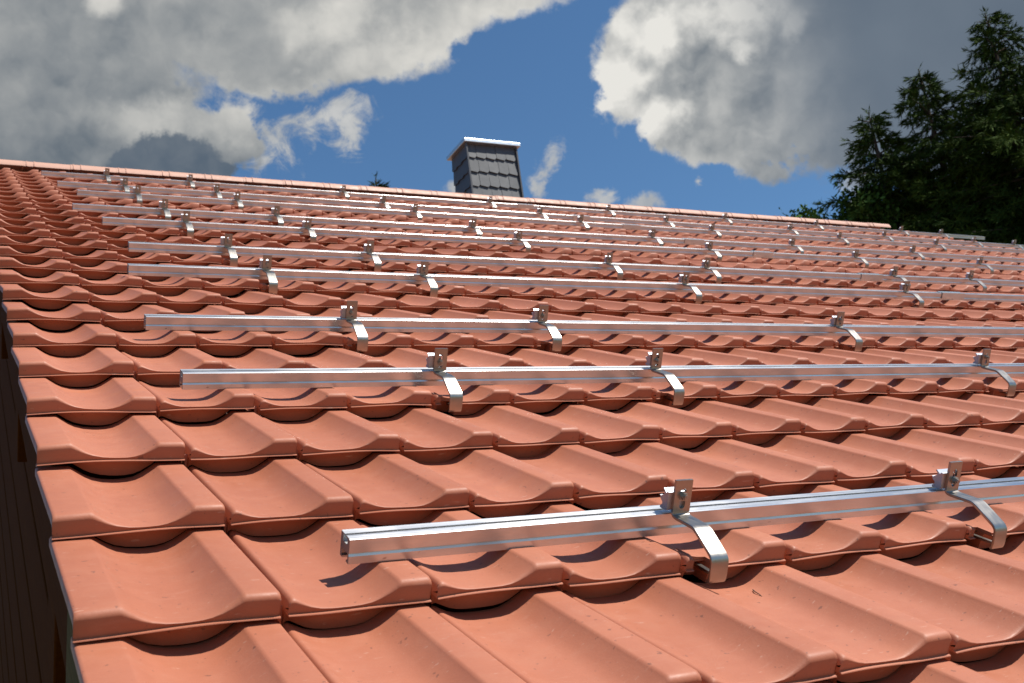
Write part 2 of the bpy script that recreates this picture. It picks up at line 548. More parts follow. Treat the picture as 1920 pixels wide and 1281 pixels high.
H_FARV = [(-1.19, 0.150), (-1.165, 0.164), (-0.945, 0.164), (-0.87, 0.122), (-0.76, 0.058), (-0.60, 0.027), (-0.43, 0.028), (-0.325, 0.065), (-0.262, 0.128), (-0.215, 0.157), (-0.03, 0.157), (-0.006, 0.146)]
TILT = 0.121
TOP_S = 1.74


def tile_geo(prof, bow=0.0, twist=0.0, notch=None, far=False, flange_left=0.0, sag=0.0):
    """returns verts (n,3) in tile units and quads; u from profile, s from the lip up the slope"""
    u0, u1 = prof[0][0], prof[-1][0]
    cols = []
    for (u, H) in prof:
        t = (u - u0) / (u1 - u0)
        b = bow * math.sin(math.pi * t) + twist * (t - 0.5) + sag * math.sin(2 * math.pi * t)
        nb = min(-0.034, H - TILT * 1.611 - 0.002)
        if far:
            st = [(0.110, nb), (0.075, -0.012), (-0.022, -0.008), (-0.020, 0.003), (-0.003, 0.014 + 0.74 * (H - 0.014)),
                  (0.03, 0.014 + 0.96 * (H - 0.014) - 0.03 * TILT), (0.11, H - 0.11 * TILT), (TOP_S, H - TOP_S * TILT)]
        else:
            k = H - 0.014
            st = [(0.110, nb), (0.075, -0.012), (-0.017, -0.007), (-0.023, -0.003), (-0.020, 0.002), (0.003, 0.005), (0.000, 0.014 + 0.36 * k), (-0.004, 0.014 + 0.66 * k), (-0.002, 0.014 + 0.76 * k),
                  (0.014, 0.014 + 0.92 * k - 0.014 * TILT), (0.042, 0.014 + 0.995 * k - 0.042 * TILT), (0.10, H - 0.10 * TILT), (0.20, H - 0.20 * TILT), (0.75, H - 0.75 * TILT),
                  (TOP_S, H - TOP_S * TILT)]
        c = []
        for i, (s, n) in enumerate(st):
            if u0 > -0.5 and u < 0.0375:
                s = max(s, 0.11 + 0.004 * i) if i < len(st) - 1 else s
            if notch and notch[0] <= u <= notch[1] and s < 0.2:
                s = s + 0.15 if s > 0.0 else 0.145
                if i in (2, 3, 4):
                    s = 0.148
            f = max(0.0, 1 - s / 1.2)
            c.append((u, s, n + b * f))
        cols.append(c)
    # side walls
    first = [(u, s, max(-0.012 - 0.06 * max(0, s), n - 0.065) if flange_left else min(-0.012, n - 0.02)) for (u, s, n) in cols[0]]
    last = [(u, s, min(n - 0.16, -0.04 - TILT * max(0, s))) for (u, s, n) in cols[-1]]
    first[0] = (first[0][0], first[0][1], cols[0][0][2] - flange_left)
    first[1] = first[0]
    last[0] = cols[-1][0]
    allc = [first] + cols + [last]
    ns = len(cols[0])
    v = np.array([p for c in allc for p in c])
    f = []
    for a in range(len(allc) - 1):
        for i in range(ns - 1):
            f.append((a * ns + i, (a + 1) * ns + i, (a + 1) * ns + i + 1, a * ns + i + 1))
    return v, f


RAILROWS = [0, 3, 5, 8, 10, 13, 15, 18, 20, 23]
HOOKU = {
    0: [3.21, 6.22, 12.45], 3: [3.22, 6.28, 12.43], 5: [3.21, 6.31, 12.45], 8: [3.20, 6.28, 12.50, 19.21],
    10: [3.21, 6.30, 12.52, 15.50, 22.19, 25.27], 13: [3.23, 6.29, 12.48, 19.20, 25.36, 31.46], 15: [3.23, 6.30, 12.48, 19.22, 25.37, 31.46],
    18: [3.18, 6.27, 12.44, 19.20, 25.38, 32.22, 38.14], 20: [3.23, 6.28, 12.46, 19.17, 25.36, 32.24, 38.14, 44.38, 47.42],
    23: [3.20, 6.25, 12.45, 19.20, 25.38, 32.23, 38.17, 44.32, 47.45]}

near_v = [tile_geo(H_FRONT, 0.010, 0.006, sag=0.003), tile_geo(H_FRONT, -0.006, -0.008, sag=-0.004), tile_geo(H_FRONT, 0.004, -0.004, sag=0.005), tile_geo(H_FRONT, 0.013, 0.002, sag=-0.003)]
near_mesh = []
for k, (v, f) in enumerate(near_v):
    near_mesh.append(fix_normals(pydata('roof_tile', v * TW, f)))
v, f = tile_geo(H_NOTCH, 0.004, 0.0, notch=(0.112, 0.328))
notch_mesh = fix_normals(pydata('notched_tile', v * TW, f))
verge_mesh = []
for (b, t, s) in ((0.016, -0.006, 0.004), (0.010, 0.004, -0.003)):
    v, f = tile_geo(H_VERGE, b, t, flange_left=0.004, sag=s)
    verge_mesh.append(fix_normals(pydata('verge_tile', v * TW, f)))
for me in near_mesh + [notch_mesh] + verge_mesh:
    me.shade_smooth()
    me.set_sharp_from_angle(angle=math.radians(48))
    me.materials.append(M_TILE)
    me.flip_normals() if me.polygons[len(me.polygons) // 2].normal.z < 0 else None

far_v, far_f = tile_geo(H_FAR, far=True)
farv_v, farv_f = tile_geo(H_FARV, far=True, flange_left=0.004)


def project(u, v, n=0.0):
    d = Vector((u, v, n)) - CAM_C
    z = d.dot(R_fwd)
    if z <= 0.3:
        return None
    return 960 + FPX * d.dot(R_right) / z, 640.5 + FPX * d.dot(R_down) / z, z


ROWS = range(-3, 26)
cells = []
for r in ROWS:
    for c in range(-1, 48):
        w = 1.19 if c < 0 else 1.0
        best = None
        for (du, dv) in ((0.1, 0.05), (w - 0.1, 0.05), (0.1, 1.4), (w - 0.1, 1.4), (w / 2, 0.4)):
            p = project((c if c >= 0 else -1.19) + du, r * LEN + dv, 0.05)
            if p and -10 < p[0] < 1930 and -10 < p[1] < 1291:
                best = p[2] if best is None else min(best, p[2])
        cells.append((best if best is not None else 999 + r, r, c))
cells.sort()
single = {(r, c) for d, r, c in cells[:300] if d < 900}
hooked = {(r, int(u)) for r, l in HOOKU.items() for u in l}
far_parts = []
for d, r, c in cells:
    jit = (rng.normal(0, 0.004), rng.normal(0, 0.008), rng.normal(0, 0.004))
    yaw = rng.normal(0, 0.0035)
    roll = rng.normal(0, 0.004)
    pit = rng.normal(0, 0.0025)
    if (r, c) in single:
        if c < 0:
            me = verge_mesh[int(rng.integers(0, 2))]
            loc = Vector((0, r * LEN, 0))
            nm = 'verge_tile'
        elif (r, c) in hooked:
            me = notch_mesh
            loc = Vector((c, r * LEN, 0))
            nm = 'notched_tile'
        else:
            me = near_mesh[int(rng.integers(0, 4))]
            loc = Vector((c, r * LEN, 0))
            nm = 'roof_tile'
        o = bpy.data.objects.new(nm, me)
        COL.objects.link(o)
        o.parent = roof
        loc = (loc + Vector(jit)) * TW
        o.matrix_local = Matrix.Translation(loc) @ Matrix.Rotation(yaw, 4, 'Z') @ Matrix.Rotation(roll * 0.6, 4, 'Y') @ Matrix.Rotation(pit, 4, 'X')
    else:
        if c < 0:
            vv, ff = farv_v.copy(), farv_f
            vv[:, 1] += r * LEN
        else:
            vv, ff = far_v.copy(), far_f
            vv[:, 0] += c
            vv[:, 1] += r * LEN
        top = 1.0
        if r == 25:
            vv[:, 1] = np.minimum(vv[:, 1], V_RIDGE - 0.1)
        cx = c + 0.5
        vv[:, 2] += jit[2] + (vv[:, 0] - cx) * roll
        vv[:, 1] += jit[1] + (vv[:, 0] - cx) * yaw
        far_parts.append((vv * TW, ff, rng.random()))
V = np.concatenate([p[0] for p in far_parts])
off = 0
F = []
tone = []
for vv, ff, t in far_parts:
    F.append(np.array(ff) + off)
    off += len(vv)
    tone.append(np.full(len(vv), t))
F = np.concatenate(F)
me = bpy.data.meshes.new('roof_tiles')
me.from_pydata(V.tolist(), [], F.tolist())
at = me.attributes.new('tone', 'FLOAT', 'POINT')
at.data.foreach_set('value', np.concatenate(tone).astype(np.float32))
me.shade_smooth()
me.set_sharp_from_angle(angle=math.radians(48))
if me.polygons[5].normal.z < 0:
    me.flip_normals()
ft = link('distant_roof_tiles', me, M_TILES, roof)
tag(ft, kind='stuff')

# ------------------------------------------------------------------ ridge tiles
# local frame of the ridge: x along, y level, z up (world axes)
def ridge_cap_mesh():
    prof = []
    R = 0.52 * TW
    for k in range(11):
        a = math.radians(2 + k * 17.6)
        prof.append((-math.cos(a) * R, math.sin(a) ** 0.8 * R * 0.76))
    Lc = 1.72 * TW
    st = [(0, 1.0), (0.10, 1.0), (0.105, 1.045), (0.15, 1.045), (0.155, 1.0), (0.40, 1.0), (0.405, 1.05), (0.445, 1.05), (0.45, 1.012), (1.85, 0.985)]
    v, f = [], []
    for (x, k) in st:
        for (y, z) in prof:
            v.append((x * TW * 0.93, y * k, z * k))
    n = len(prof)
    for i in range(len(st) - 1):
        for j in range(n - 1):
            f.append((i * n + j, i * n + j + 1, (i + 1) * n + j + 1, (i + 1) * n + j))
    f.append(tuple(range(n)))
    me = pydata('ridge_tile', v, f)
    fix_normals(me)
    me.shade_smooth()
    me.set_sharp_from_angle(angle=math.radians(40))
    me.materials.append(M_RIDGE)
    return me


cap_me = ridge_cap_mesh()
RIDGE_STEP = 1.72
rinv = ROOT.inverted()
k = 0
u = U_L - 0.05
zr = rp(0, V_RIDGE, 0).z
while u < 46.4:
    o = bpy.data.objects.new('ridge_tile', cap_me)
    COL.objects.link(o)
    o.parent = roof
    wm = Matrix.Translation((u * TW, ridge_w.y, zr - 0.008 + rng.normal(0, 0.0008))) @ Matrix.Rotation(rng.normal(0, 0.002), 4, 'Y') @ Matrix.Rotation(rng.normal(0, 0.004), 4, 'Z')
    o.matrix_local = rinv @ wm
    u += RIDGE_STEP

# ------------------------------------------------------------------ gable: boards under the verge
def roof_box(name, u0, u1, v0, v1, n0, n1, material, bevel=0.004):
    return box(name, u0 * TW, u1 * TW, v0 * TW, v1 * TW, n0 * TW, n1 * TW, material, house, bevel, ROOT)


roof_box('bargeboard', -1.105, -0.98, -4.9, 1.30, -1.05, -0.09, M_TANWOOD)
roof_box('bargeboard', -1.06, -0.95, 1.31, 20.0, -1.15, -0.09, M_DARKWOOD)
roof_box('bargeboard', -1.06, -0.95, 20.02, V_RIDGE, -1.15, -0.09, M_DARKWOOD)
for k in range(6):
    v0 = 3.2 + k * 6.6
    roof_box('purlin', -1.03, -0.70, v0, v0 + 0.75, -2.05, -1.16, M_DARKWOOD)
n0 = -1.17
for k in range(14):
    roof_box('gable_plank', -0.86 + 0.012 * (k % 2), -0.75, -4.6, V_RIDGE - 0.2, n0 - 0.70, n0, M_DARKWOOD, 0.006)
    n0 -= 0.716
roof_box('eave_board', -0.9, U_R - 0.3, V_EAVE + 0.1, V_EAVE + 0.24, -1.0, -0.3, M_TANWOOD)
roof_box('bargeboard', U_R - 0.25, U_R - 0.13, V_EAVE, V_RIDGE, -1.1, -0.12, M_DARKWOOD)

# ------------------------------------------------------------------ chimney with slate cladding
chim = empty('chimney')
chim.parent = house
CHX0, CHX1, CHY0, CHY1 = 4.325, 4.905, 7.80, 8.19
CHB, CHT = Z0 + 3.7, Z0 + 4.885
box('chimney_core', CHX0 + 0.018, CHX1 - 0.018, CHY0 + 0.018, CHY1 - 0.018, CHB, CHT - 0.002, M_FLASH, chim)
cap = bpy.data.meshes.new('chimney_cap')
bm = bmesh.new()
box_bm(bm, 4.290, 4.950, 7.755, 8.235, CHT + 0.002, CHT + 0.044, 0.006)
bm.to_mesh(cap)
bm.free()
link('chimney_cap', cap, M_CAP, chim)


def cone_mesh(name, r0, r1, h, seg):
    bm = bmesh.new()
    bmesh.ops.create_cone(bm, cap_ends=True, segments=seg, radius1=r0, radius2=r1, depth=h)
    bmesh.ops.translate(bm, verts=bm.verts, vec=(0, 0, h / 2))
    me = bpy.data.meshes.new(name)
    bm.to_mesh(me)
    bm.free()
    return me


boss = cone_mesh('cap_boss', 0.032, 0.008, 0.028, 10)
for x in (4.445, 4.665):
    link('cap_boss', boss, M_CAP, chim, Matrix.Translation((x, 7.80, CHT + 0.044)))
# slates: lapped courses, each with a clipped lower corner
ch_h = 0.160


def slate_mesh(w, h, t):
    cut = 0.035
    pts = [(0.0, 0.008), (w - cut, -0.008), (w + 0.004, cut * 0.9), (w + 0.004, h), (0, h)]
    v = [(x, 0.0, z) for x, z in pts] + [(x, t, z) for x, z in pts]
    n = len(pts)
    f = [tuple(range(n)), tuple(range(2 * n - 1, n - 1, -1))] + [(i, i + n, (i + 1) % n + n, (i + 1) % n) for i in range(n)]
    return fix_normals(pydata('slate', v, f))


sl_front = slate_mesh(0.122, 0.20, 0.008)
sl_side = slate_mesh(0.138, 0.20, 0.008)
zc = CHT - 0.155
row = 0
while zc > CHB - 0.1:
    for k in range(5):
        x = CHX0 + 0.001 + k * 0.1145 + 0.012 * (row % 2) - 0.006
        a = math.radians(5.2 + rng.normal(0, 0.5))
        mm_ = Matrix.Translation((x, CHY0 - 0.006 - 0.0012 * k, zc + rng.normal(0, 0.002))) @ Matrix.Rotation(-a, 4, 'X') @ Matrix.Rotation(math.radians(0.6), 4, 'Z')
        link('slate', sl_front, M_SLATE, chim, mm_)
    for k in range(3):
        a = math.radians(5.0)
        mm_ = Matrix.Translation((CHX0 - 0.006 - 0.0012 * k, CHY1 - k * 0.13, zc + rng.normal(0, 0.002))) @ Matrix.Rotation(-math.pi / 2, 4, 'Z') @ Matrix.Rotation(-a, 4, 'X')
        link('slate', sl_side, M_SLATE, chim, mm_)
    zc -= ch_h
    row += 1
for (x, y) in ((CHX0 - 0.010, CHY0 - 0.022), (CHX1 - 0.006, CHY0 - 0.022)):
    box('corner_flashing', x, x + 0.016, y, y + 0.02, CHB, CHT - 0.003, M_FLASH, chim)

# ------------------------------------------------------------------ aluminium rails
SEC = [(0, 0), (0.0110, 0), (0.0110, 0.003), (0.0055, 0.003), (0.0055, 0.014), (0.0325, 0.014), (0.0325, 0.003), (0.0270, 0.003), (0.0270, 0),
       (0.038, 0), (0.038, 0.0375), (0.0225, 0.0375), (0.0225, 0.0350), (0.0285, 0.0350), (0.0285, 0.0255), (0.0095, 0.0255), (0.0095, 0.0350),
       (0.0155, 0.0350), (0.0155, 0.0375), (0.0012, 0.0375), (0, 0.0363), (0, 0.0163), (0.0022, 0.0150), (0.0002, 0.0112)]


def extrude_section(name, sec, length, uv=True):
    n = len(sec)
    per = [0.0]
    for i in range(n):
        a, b = sec[i], sec[(i + 1) % n]
        per.append(per[-1] + math.hypot(a[0] - b[0], a[1] - b[1]))
    v = [(0, y, z) for y, z in sec] + [(length, y, z) for y, z in sec]
    f = [(i, (i + 1) % n, (i + 1) % n + n, i + n) for i in range(n)]
    f += [tuple(range(n - 1, -1, -1)), tuple(range(n, 2 * n))]
    me = pydata(name, v, f)
    fix_normals(me)
    lay = me.uv_layers.new(name='along')
    for p in me.polygons:
        for li in p.loop_indices:
            co = me.vertices[me.loops[li].vertex_index].co
            lay.data[li].uv = (co.x, co.y * 0.5 + co.z)
    me.materials.append(M_ALU)
    me.materials.append(M_CUT)
    for p in me.polygons:
        if len(p.vertices) > 4:
            p.material_index = 1
    return me


ORD = ['first', 'second', 'third', 'fourth', 'fifth', 'sixth', 'seventh', 'eighth', 'ninth', 'tenth', 'eleventh']
RAIL_L = [0.560, 0.326, 0.420, 0.832, 1.259, 1.29, 0.90, 1.44, 1.12, 0.935]
CON_U = [21.2, 21.4, 21.1, 20.92, 21.33, 21.37, 20.97, 21.5, 21.12, 21.0]
RAIL_LAB = [
    'lowest aluminium mounting rail on the roof, nearest the viewer, its open left end showing',
    'second aluminium mounting rail up from the eave, lying clear above the nearest one',
    'third aluminium mounting rail up from the eave, midway up the picture',
    'fourth aluminium mounting rail up, lower one of the first close pair',
    'fifth aluminium mounting rail up, upper one of the first close pair',
    'sixth aluminium mounting rail up from the eave, above the first close pair',
    'seventh aluminium mounting rail up, just below the three nearest the ridge',
    'third aluminium mounting rail down from the ridge, eighth up from the eave',
    'second aluminium mounting rail down from the ridge',
    'topmost aluminium mounting rail below the ridge, its right end jutting past the verge']
SEC_CON = [(-0.0035, 0.010), (-0.0035, 0.0400), (0.002, 0.0400), (0.003, 0.0425), (0.0065, 0.0425), (0.0075, 0.0400), (0.0300, 0.0400), (0.0310, 0.0425), (0.035, 0.0425), (0.036, 0.0400), (0.0405, 0.0400), (0.0405, 0.012), (0.0384, 0.012), (0.0384, 0.0379), (-0.0004, 0.0379), (-0.0004, 0.010)]
con_me = extrude_section('splice_connector', SEC_CON, 0.17)
RAIL_V, RAIL_N = 0.425, 0.112
for i, r in enumerate(RAILROWS):
    uL = RAIL_L[i]
    uC = CON_U[i]
    uR = 51.0 if i == 9 else 48.6 + 0.4 * math.sin(i * 2.1)
    yaw = rng.normal(0, 0.0006)
    mw = ROOT @ Matrix.Translation((uL * TW, (r * LEN + RAIL_V) * TW, RAIL_N * TW)) @ Matrix.Rotation(yaw, 4, 'Z')
    t = empty('mounting_rail', mw, RAIL_LAB[i], 'mounting rail', 'aluminium mounting rails across the roof')
    l1 = (uC - uL) * TW
    l2 = (uR - uC) * TW
    link('rail_section', extrude_section('rail_section', SEC, l1 - 0.001), None, t)
    link('rail_section', extrude_section('rail_section', SEC, l2 - 0.001), None, t, Matrix.Translation((l1 + 0.001, 0, 0)))
    link('splice_connector', con_me, None, t, Matrix.Translation((l1 - 0.085, 0, 0)))

# ------------------------------------------------------------------ roof hooks
HK_W = 0.156 * TW
HK_T = 0.026 * TW


def strap_mesh():
    path = [(-0.135, -0.040), (-0.152, -0.028), (-0.158, 0.02), (-0.158, 0.125), (-0.130, 0.160), (0.085, 0.272), (0.125, 0.284), (0.355, 0.276), (0.388, 0.286), (0.395, 0.315)]
    # round the corners
    pts = [Vector((0, a, b)) for a, b in path]
    sm = [pts[0]]
    for i in range(1, len(pts) - 1):
        a, b, c = pts[i - 1], pts[i], pts[i + 1]
        sm += [b.lerp(a, 0.25 * min(1, 0.05 / max(1e-6, (a - b).length))) if (a - b).length > 0.1 else b.lerp(a, 0.25),
               b.lerp(c, 0.25 * min(1, 0.05 / max(1e-6, (c - b).length))) if (c - b).length > 0.1 else b.lerp(c, 0.25)]
    sm.append(pts[-1])
    hw = 0.078
    v, f = [], []
    for i, p in enumerate(sm):
        a = sm[max(0, i - 1)]
        b = sm[min(len(sm) - 1, i + 1)]
        tg = (b - a).normalized()
        nn = Vector((0, -tg.z, tg.y)) * 0.013
        e = 0.004
        for (du, kn) in ((-hw + e, -1), (-hw, -0.6), (-hw, 0.6), (-hw + e, 1), (hw - e, 1), (hw, 0.6), (hw, -0.6), (hw - e, -1)):
            q = p + nn * kn
            v.append((du, q.y, q.z))
    for i in range(len(sm) - 1):
        for j in range(8):
            f.append((i * 8 + j, i * 8 + (j + 1) % 8, (i + 1) * 8 + (j + 1) % 8, (i + 1) * 8 + j))
    f.append(tuple(range(8)))
    n = len(sm) - 1
    f.append(tuple(n * 8 + j for j in range(7, -1, -1)))
    # upright plate with a long slot: outer rim and slot loop joined by quads
    y0, y1 = 0.382, 0.408
    zb, zt = 0.312, 0.566
    sw, s0, s1 = 0.027, 0.335, 0.500
    slot = []
    for k in range(7):
        a = math.pi + k * math.pi / 6
        slot.append((sw * math.cos(a), s0 + sw + sw * math.sin(a)))
    for k in range(7):
        a = k * math.pi / 6
        slot.append((sw * math.cos(a), s1 - sw + sw * math.sin(a)))
    outer = []
    for (x, z) in slot:
        if z < 0.42:
            ox = x / sw * hw
            oz = zb if abs(x) < sw * 0.99 else 0.37
            if abs(x) >= sw * 0.80 and abs(x) < sw * 0.99:
                ox = math.copysign(hw, x)
                oz = zb
        else:
            ox = x / sw * hw
            oz = zt if abs(x) < sw * 0.99 else 0.46
            if abs(x) >= sw * 0.80 and abs(x) < sw * 0.99:
                ox = math.copysign(hw, x)
                oz = zt
        outer.append((ox, oz))
    base = len(v)
    m_ = len(slot)
    for y in (y0, y1):
        for (x, z) in slot:
            v.append((x, y, z))
        for (x, z) in outer:
            v.append((x, y, z))
    for i in range(m_):
        j = (i + 1) % m_
        f.append((base + i, base + j, base + m_ + j, base + m_ + i))
        f.append((base + 2 * m_ + i, base + 3 * m_ + i, base + 3 * m_ + j, base + 2 * m_ + j))
        f.append((base + i, base + 2 * m_ + i, base + 2 * m_ + j, base + j))
        f.append((base + m_ + i, base + m_ + j, base + 3 * m_ + j, base + 3 * m_ + i))
    o = len(v)
    for (y, z) in ((-0.150, -0.038), (0.20, -0.052), (0.20, -0.030), (-0.150, -0.016)):
        v += [(0.035, y, z), (0.074, y, z)]
    f += [(o, o + 1, o + 3, o + 2), (o + 2, o + 3, o + 5, o + 4), (o + 4, o + 5, o + 7, o + 6), (o + 6, o + 7, o + 1, o), (o, o + 2, o + 4, o + 6), (o + 1, o + 7, o + 5, o + 3)]
    me = pydata('steel_bracket', np.array(v) * TW, f)
    fix_normals(me)
    me.shade_smooth()
    me.set_sharp_from_angle(angle=math.radians(32))
    me.materials.append(M_STEEL)
    return me


def bolt_mesh():
    bm = bmesh.new()
    rot = Matrix.Rotation(math.pi / 2, 4, 'X')
    def cyl(r, d, seg, y, r2=None):
        q = bmesh.ops.create_cone(bm, cap_ends=True, segments=seg, radius1=r, radius2=r2 or r, depth=d)
        bmesh.ops.transform(bm, matrix=Matrix.Translation((0, y, 0)) @ rot, verts=q['verts'])
    cyl(0.0082, 0.0016, 18, -0.0008)
    cyl(0.0066, 0.006, 6, -0.0046)
    cyl(0.0042, 0.008, 12, -0.0066)
    # socket rim
    cyl(0.0022, 0.0006, 6, -0.0109)
    me = bpy.data.meshes.new('bolt')
    bm.to_mesh(me)
    bm.free()
    me.materials.append(M_BOLT)
    return me


def clamp_mesh():
    prof = [(0.409, 0.318), (0.409, 0.455), (0.420, 0.460), (0.440, 0.442), (0.478, 0.470), (0.490, 0.463), (0.466, 0.444), (0.466, 0.425), (0.505, 0.398), (0.518, 0.402),
            (0.510, 0.378), (0.480, 0.356), (0.478, 0.340), (0.505, 0.318), (0.500, 0.303), (0.430, 0.303)]
    n = len(prof)
    x0, x1 = -0.118, 0.03
    v = [(x0, a, b) for a, b in prof] + [(x1, a, b) for a, b in prof]
    f = [tuple(range(n)), tuple(range(2 * n - 1, n - 1, -1))] + [(i, (i + 1) % n, (i + 1) % n + n, i + n) for i in range(n)]
    me = fix_normals(pydata('rail_clamp', np.array(v) * TW, f))
    me.materials.append(M_CLAMP)
    return me


strap_me, bolt_me, clamp_me = strap_mesh(), bolt_mesh(), clamp_mesh()
proto = empty('roof_hook')
pb = link('steel_bracket', strap_me, None, proto)
pn = link('bolt', bolt_me, None, proto, Matrix.Translation((0, 0.382 * TW, 0.425 * TW)))
pc = link('rail_clamp', clamp_me, None, proto)
first = True
RAILNAME = ['lowest rail', 'second rail up', 'third rail up', 'fourth rail up', 'fifth rail up', 'sixth rail up', 'seventh rail up', 'eighth rail up', 'second rail below the ridge', 'topmost rail']
for i, r in enumerate(RAILROWS):
    for k, u in enumerate(HOOKU[r]):
        if first:
            h, kids = proto, [pb, pn, pc]
            first = False
        else:
            h = proto.copy()
            COL.objects.link(h)
            kids = []
            for ch in (pb, pn, pc):
                c = ch.copy()
                COL.objects.link(c)
                c.parent = h
                kids.append(c)
        h.matrix_world = ROOT @ Matrix.Translation((u * TW, (r * LEN + rng.normal(0, 0.01)) * TW, rng.normal(0, 0.003) * TW)) @ Matrix.Rotation(rng.normal(0, 0.02), 4, 'Z')
        kids[1].matrix_local = Matrix.Translation((0, 0.382 * TW, (0.415 + rng.uniform(-0.03, 0.04)) * TW)) @ Matrix.Rotation(rng.uniform(0, 1), 4, 'Y')
        kids[2].matrix_local = Matrix.Translation((rng.normal(0, 0.012) * TW, 0, rng.uniform(-0.004, 0.03) * TW))
        if (i, k) == (0, 0):
            lab = 'nearest steel roof hook, standing over the lowest rail close to its open end'
        else:
            lab = 'stainless steel roof hook on the %s, %s from its left end' % (RAILNAME[i], ORD[k])
        tag(h, lab, 'roof hook', 'steel roof hooks along the mounting rails')


# ------------------------------------------------------------------ trees
def cards(P, D, Ln, Wd, rg):
    """diamond cards: centre base P, direction D, length, width -> verts, faces"""
    n = len(P)
    rnd = rg.normal(size=(n, 3))
    S = np.cross(D, rnd)
    S /= np.linalg.norm(S, axis=1)[:, None] + 1e-9
    a = P
    b = P + D * (Ln * 0.45)[:, None] + S * (Wd * 0.5)[:, None]
    c = P + D * Ln[:, None]
    d = P + D * (Ln * 0.45)[:, None] - S * (Wd * 0.5)[:, None]
    V = np.stack([a, b, c, d], 1).reshape(-1, 3)
    F = np.arange(4 * n).reshape(-1, 4)
    return V, F


def trunk_mesh(h, r, lean=0.0, limbs=()):
    v, f = [], []
    seg = 10
    st = 9
    for i in range(st):
        t = i / (st - 1)
        rr = r * (1 - t) ** 0.85 + 0.012
        for j in range(seg):
            a = 2 * math.pi * j / seg
            v.append((math.cos(a) * rr + lean * t * t, math.sin(a) * rr, t * h))
    for i in range(st - 1):
        for j in range(seg):
            f.append((i * seg + j, i * seg + (j + 1) % seg, (i + 1) * seg + (j + 1) % seg, (i + 1) * seg + j))
    for (p, q, r0, r1) in limbs:
        p, q = np.array(p), np.array(q)
        d = (q - p) / np.linalg.norm(q - p)
        a = np.cross(d, (0, 0.3, 1.0)); a /= np.linalg.norm(a); b = np.cross(d, a)
        o = len(v)
        for (c, rr) in ((p, r0), (q, r1)):
            for j in range(5):
                an = 2 * math.pi * j / 5
                v.append(tuple(c + a * math.cos(an) * rr + b * math.sin(an) * rr))
        for j in range(5):
            f.append((o + j, o + (j + 1) % 5, o + 5 + (j + 1) % 5, o + 5 + j))
    me = pydata('trunk', v, f)
    me.shade_smooth()
    return me


def spruce(x, y, h, spread, seed, label, z_low=1.2, top_thin=1.0, group=None, dens=1.0, zc0=None):
    rg = np.random.default_rng(seed)
    z_low = max(z_low, h - 10.5)
    t = empty('spruce_tree', Matrix.Translation((x, y, 0)), label, 'tree', group)
    PP, DD = [], []
    limbs = []
    z = h - 0.25
    while z > (zc0 or z_low):
        depth = h - z
        nb = int(rg.integers(4, 6)) if depth < 2 else int(rg.integers(5, 8))
        base_r = spread * (1 - math.exp(-depth / (h * 0.36))) * 1.25 + 0.10
        a0 = rg.uniform(0, 6.28)
        for b in range(nb):
            az = a0 + 2 * math.pi * b / nb + rg.normal(0, 0.3)
            L = base_r * rg.uniform(0.55, 1.15)
            if depth > 1.5 and rg.random() < 0.10:
                L *= 1.25
            droop = 0.28 + 0.25 * rg.random()
            rise = 0.55 if depth < 1.2 else 0.16
            ns = max(6, int(L * 34 * dens))
            tt = np.sort(rg.uniform(0.06, 1.0, ns))
            hor = L * tt
            zz = z + hor * rise - droop * L * tt ** 1.6 + 0.30 * L * np.clip(tt - 0.62, 0, 1) ** 1.2
            bx, by = math.cos(az), math.sin(az)
            wob = rg.normal(0, 0.03 * L, ns)
            c = np.stack([bx * hor - by * wob, by * hor + bx * wob, zz], 1)
            k1 = int(len(tt) * 0.5)
            limbs.append(((0, 0, z), tuple(c[k1]), 0.018 + 0.012 * L, 0.012))
            limbs.append((tuple(c[k1]), tuple(c[-1]), 0.012, 0.005))
            # side twigs, sprays of needles hanging and spreading
            for q in range(ns):
                nsp = int(rg.integers(10, 17))
                tw = (0.42 * (1 - 0.5 * tt[q]) + 0.10) * min(1.0, 0.35 + L * 0.4) * rg.uniform(0.6, 1.2)
                sd = rg.choice([-1, 1]) * rg.uniform(0.1, 1.1)
                fw = rg.uniform(0.35, 1.0)
                d0 = np.array([bx * fw - by * sd, by * fw + bx * sd, rg.normal(-0.55 + 0.5 * tt[q] ** 2, 0.25)])
                d0 /= np.linalg.norm(d0)
                tq = rg.uniform(0.0, 1.0, nsp)
                d = d0[None, :] + rg.normal(0, 0.30, (nsp, 3))
                d /= np.linalg.norm(d, axis=1)[:, None]
                s0 = c[q] + d0[None, :] * (tw * tq)[:, None]
                s0[:, 2] -= 0.25 * tw * tq ** 2
                PP.append(s0)
                DD.append(d)
                # tufts at the end of the twig
        z -= 0.19 + 0.10 * rg.random() + 0.006 * depth
    # leader
    n = 60
    zz = rg.uniform(h - 0.7, h + 0.05, n)
    PP.append(np.stack([rg.normal(0, 0.02, n), rg.normal(0, 0.02, n), zz], 1))
    d = np.stack([rg.normal(0, 0.6, n), rg.normal(0, 0.6, n), rg.uniform(0.3, 1.0, n)], 1)
    DD.append(d / np.linalg.norm(d, axis=1)[:, None])
    P = np.concatenate(PP)
    Dv = np.concatenate(DD)
    N = len(P)
    V, F = cards(P, Dv, rg.uniform(0.10, 0.22, N), rg.uniform(0.016, 0.030, N), rg)
    me = bpy.data.meshes.new('crown')
    me.from_pydata(V.tolist(), [], F.tolist())
    link('crown', me, M_SPRUCE, t)
    link('trunk', trunk_mesh(h, 0.012 * h + 0.05, 0, limbs), M_BARK, t)
    return t


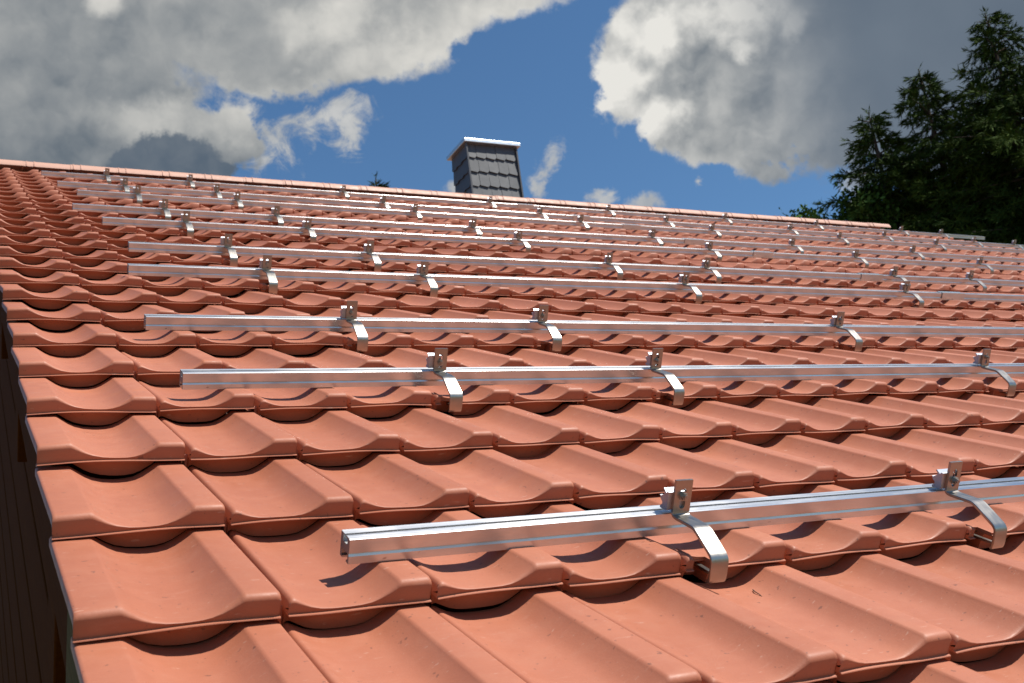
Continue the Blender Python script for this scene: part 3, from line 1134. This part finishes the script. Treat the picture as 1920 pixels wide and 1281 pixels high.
G = 'spruces standing beyond the right end of the roof'
spruce(19.5, 12.1, 16.75, 3.6, 3, 'tallest dark spruce at the right edge, its spire near the top of the picture', group=G)
spruce(18.62, 13.4, 16.0, 2.5, 5, 'middle spruce with a thin spire left of the tallest one', group=G)
spruce(17.85, 14.35, 15.35, 3.6, 8, 'leftmost dark spruce with long low boughs over the verge', group=G)
spruce(20.4, 13.6, 15.6, 2.9, 17, 'dark spruce crowded behind the tallest and the middle ones', group=G)
spruce(19.0, 14.6, 14.7, 2.4, 19, 'dark spruce filling the gap behind the leftmost one', group=G)
spruce(22.4, 11.2, 16.2, 3.8, 13, 'spruce behind the tallest one, cut by the right edge of the picture', group=G)


def broadleaf(x, y, h, r, seed, label, n=4200, group=None):
    rg = np.random.default_rng(seed)
    t = empty('leafy_tree', Matrix.Translation((x, y, 0)), label, 'tree', group)
    cl = []
    for k in range(34):
        a = rg.uniform(0, 6.28)
        e = rg.uniform(-0.5, 1.0)
        q = r * rg.uniform(0.35, 1.0)
        cl.append((math.cos(a) * q * math.sqrt(max(0.05, 1 - e * e * 0.8)), math.sin(a) * q * math.sqrt(max(0.05, 1 - e * e * 0.8)), h - r * 1.05 + e * r * 0.95))
    cl.append((0, 0, h - 0.15))
    cl = np.array(cl)
    idx = rg.integers(0, len(cl), n)
    P = cl[idx] + rg.normal(0, 0.17 * r ** 0.6, (n, 3))
    d = rg.normal(0, 1, (n, 3)) + np.array([0, 0, 0.2])
    d /= np.linalg.norm(d, axis=1)[:, None]
    V, F = cards(P, d, rg.uniform(0.08, 0.15, n), rg.uniform(0.05, 0.09, n), rg)
    me = bpy.data.meshes.new('crown')
    me.from_pydata(V.tolist(), [], F.tolist())
    link('crown', me, M_LEAF, t)
    limbs = [((0, 0, h - 2.2 * r), tuple(c), 0.05, 0.012) for c in cl[:18]]
    link('trunk', trunk_mesh(h * 0.93, 0.015 * h, 0, limbs), M_BARK, t)
    return t


broadleaf(16.45, 15.7, Z0 + 8.17, 0.55, 21, 'small bright green treetop peeping over the ridge', 1500)
broadleaf(17.35, 14.75, Z0 + 8.25, 0.75, 23, 'bright green leafy treetop at the foot of the dark spruces', 2600)
spruce(8.48, 20.88, Z0 + 10.75, 1.2, 31, 'lone dark tip of a conifer showing over the ridge left of the chimney', zc0=9.5)

# a few bits of debris lying on the tiles
def twig(u0, v0, u1, v1, n, r, label):
    a, b = rp(u0, v0, n), rp(u1, v1, n)
    d = b - a
    v, f = [], []
    x = d.cross(Vector((0, 0, 1))).normalized()
    y = d.cross(x).normalized()
    for i, t in enumerate((0, 0.35, 0.7, 1.0)):
        c = d * t + y * (-0.0014 * math.sin(t * 3.1)) + x * (0.0016 * math.sin(t * 5))
        rr = r * (1 - 0.5 * t)
        for j in range(5):
            an = j * 1.2566
            v.append(c + x * math.cos(an) * rr + y * math.sin(an) * rr)
    for i in range(3):
        for j in range(5):
            f.append((i * 5 + j, i * 5 + (j + 1) % 5, i * 5 + 5 + (j + 1) % 5, i * 5 + 5 + j))
    f += [(4, 3, 2, 1, 0), (15, 16, 17, 18, 19)]
    o = link('twig', pydata('twig', v, f), M_BARK)
    o.location = a
    tag(o, label, 'twig')


twig(3.549, -0.18, 3.526, -0.305, -0.127, 0.0011, 'tiny dark twig lying in the pan below the nearest hook')
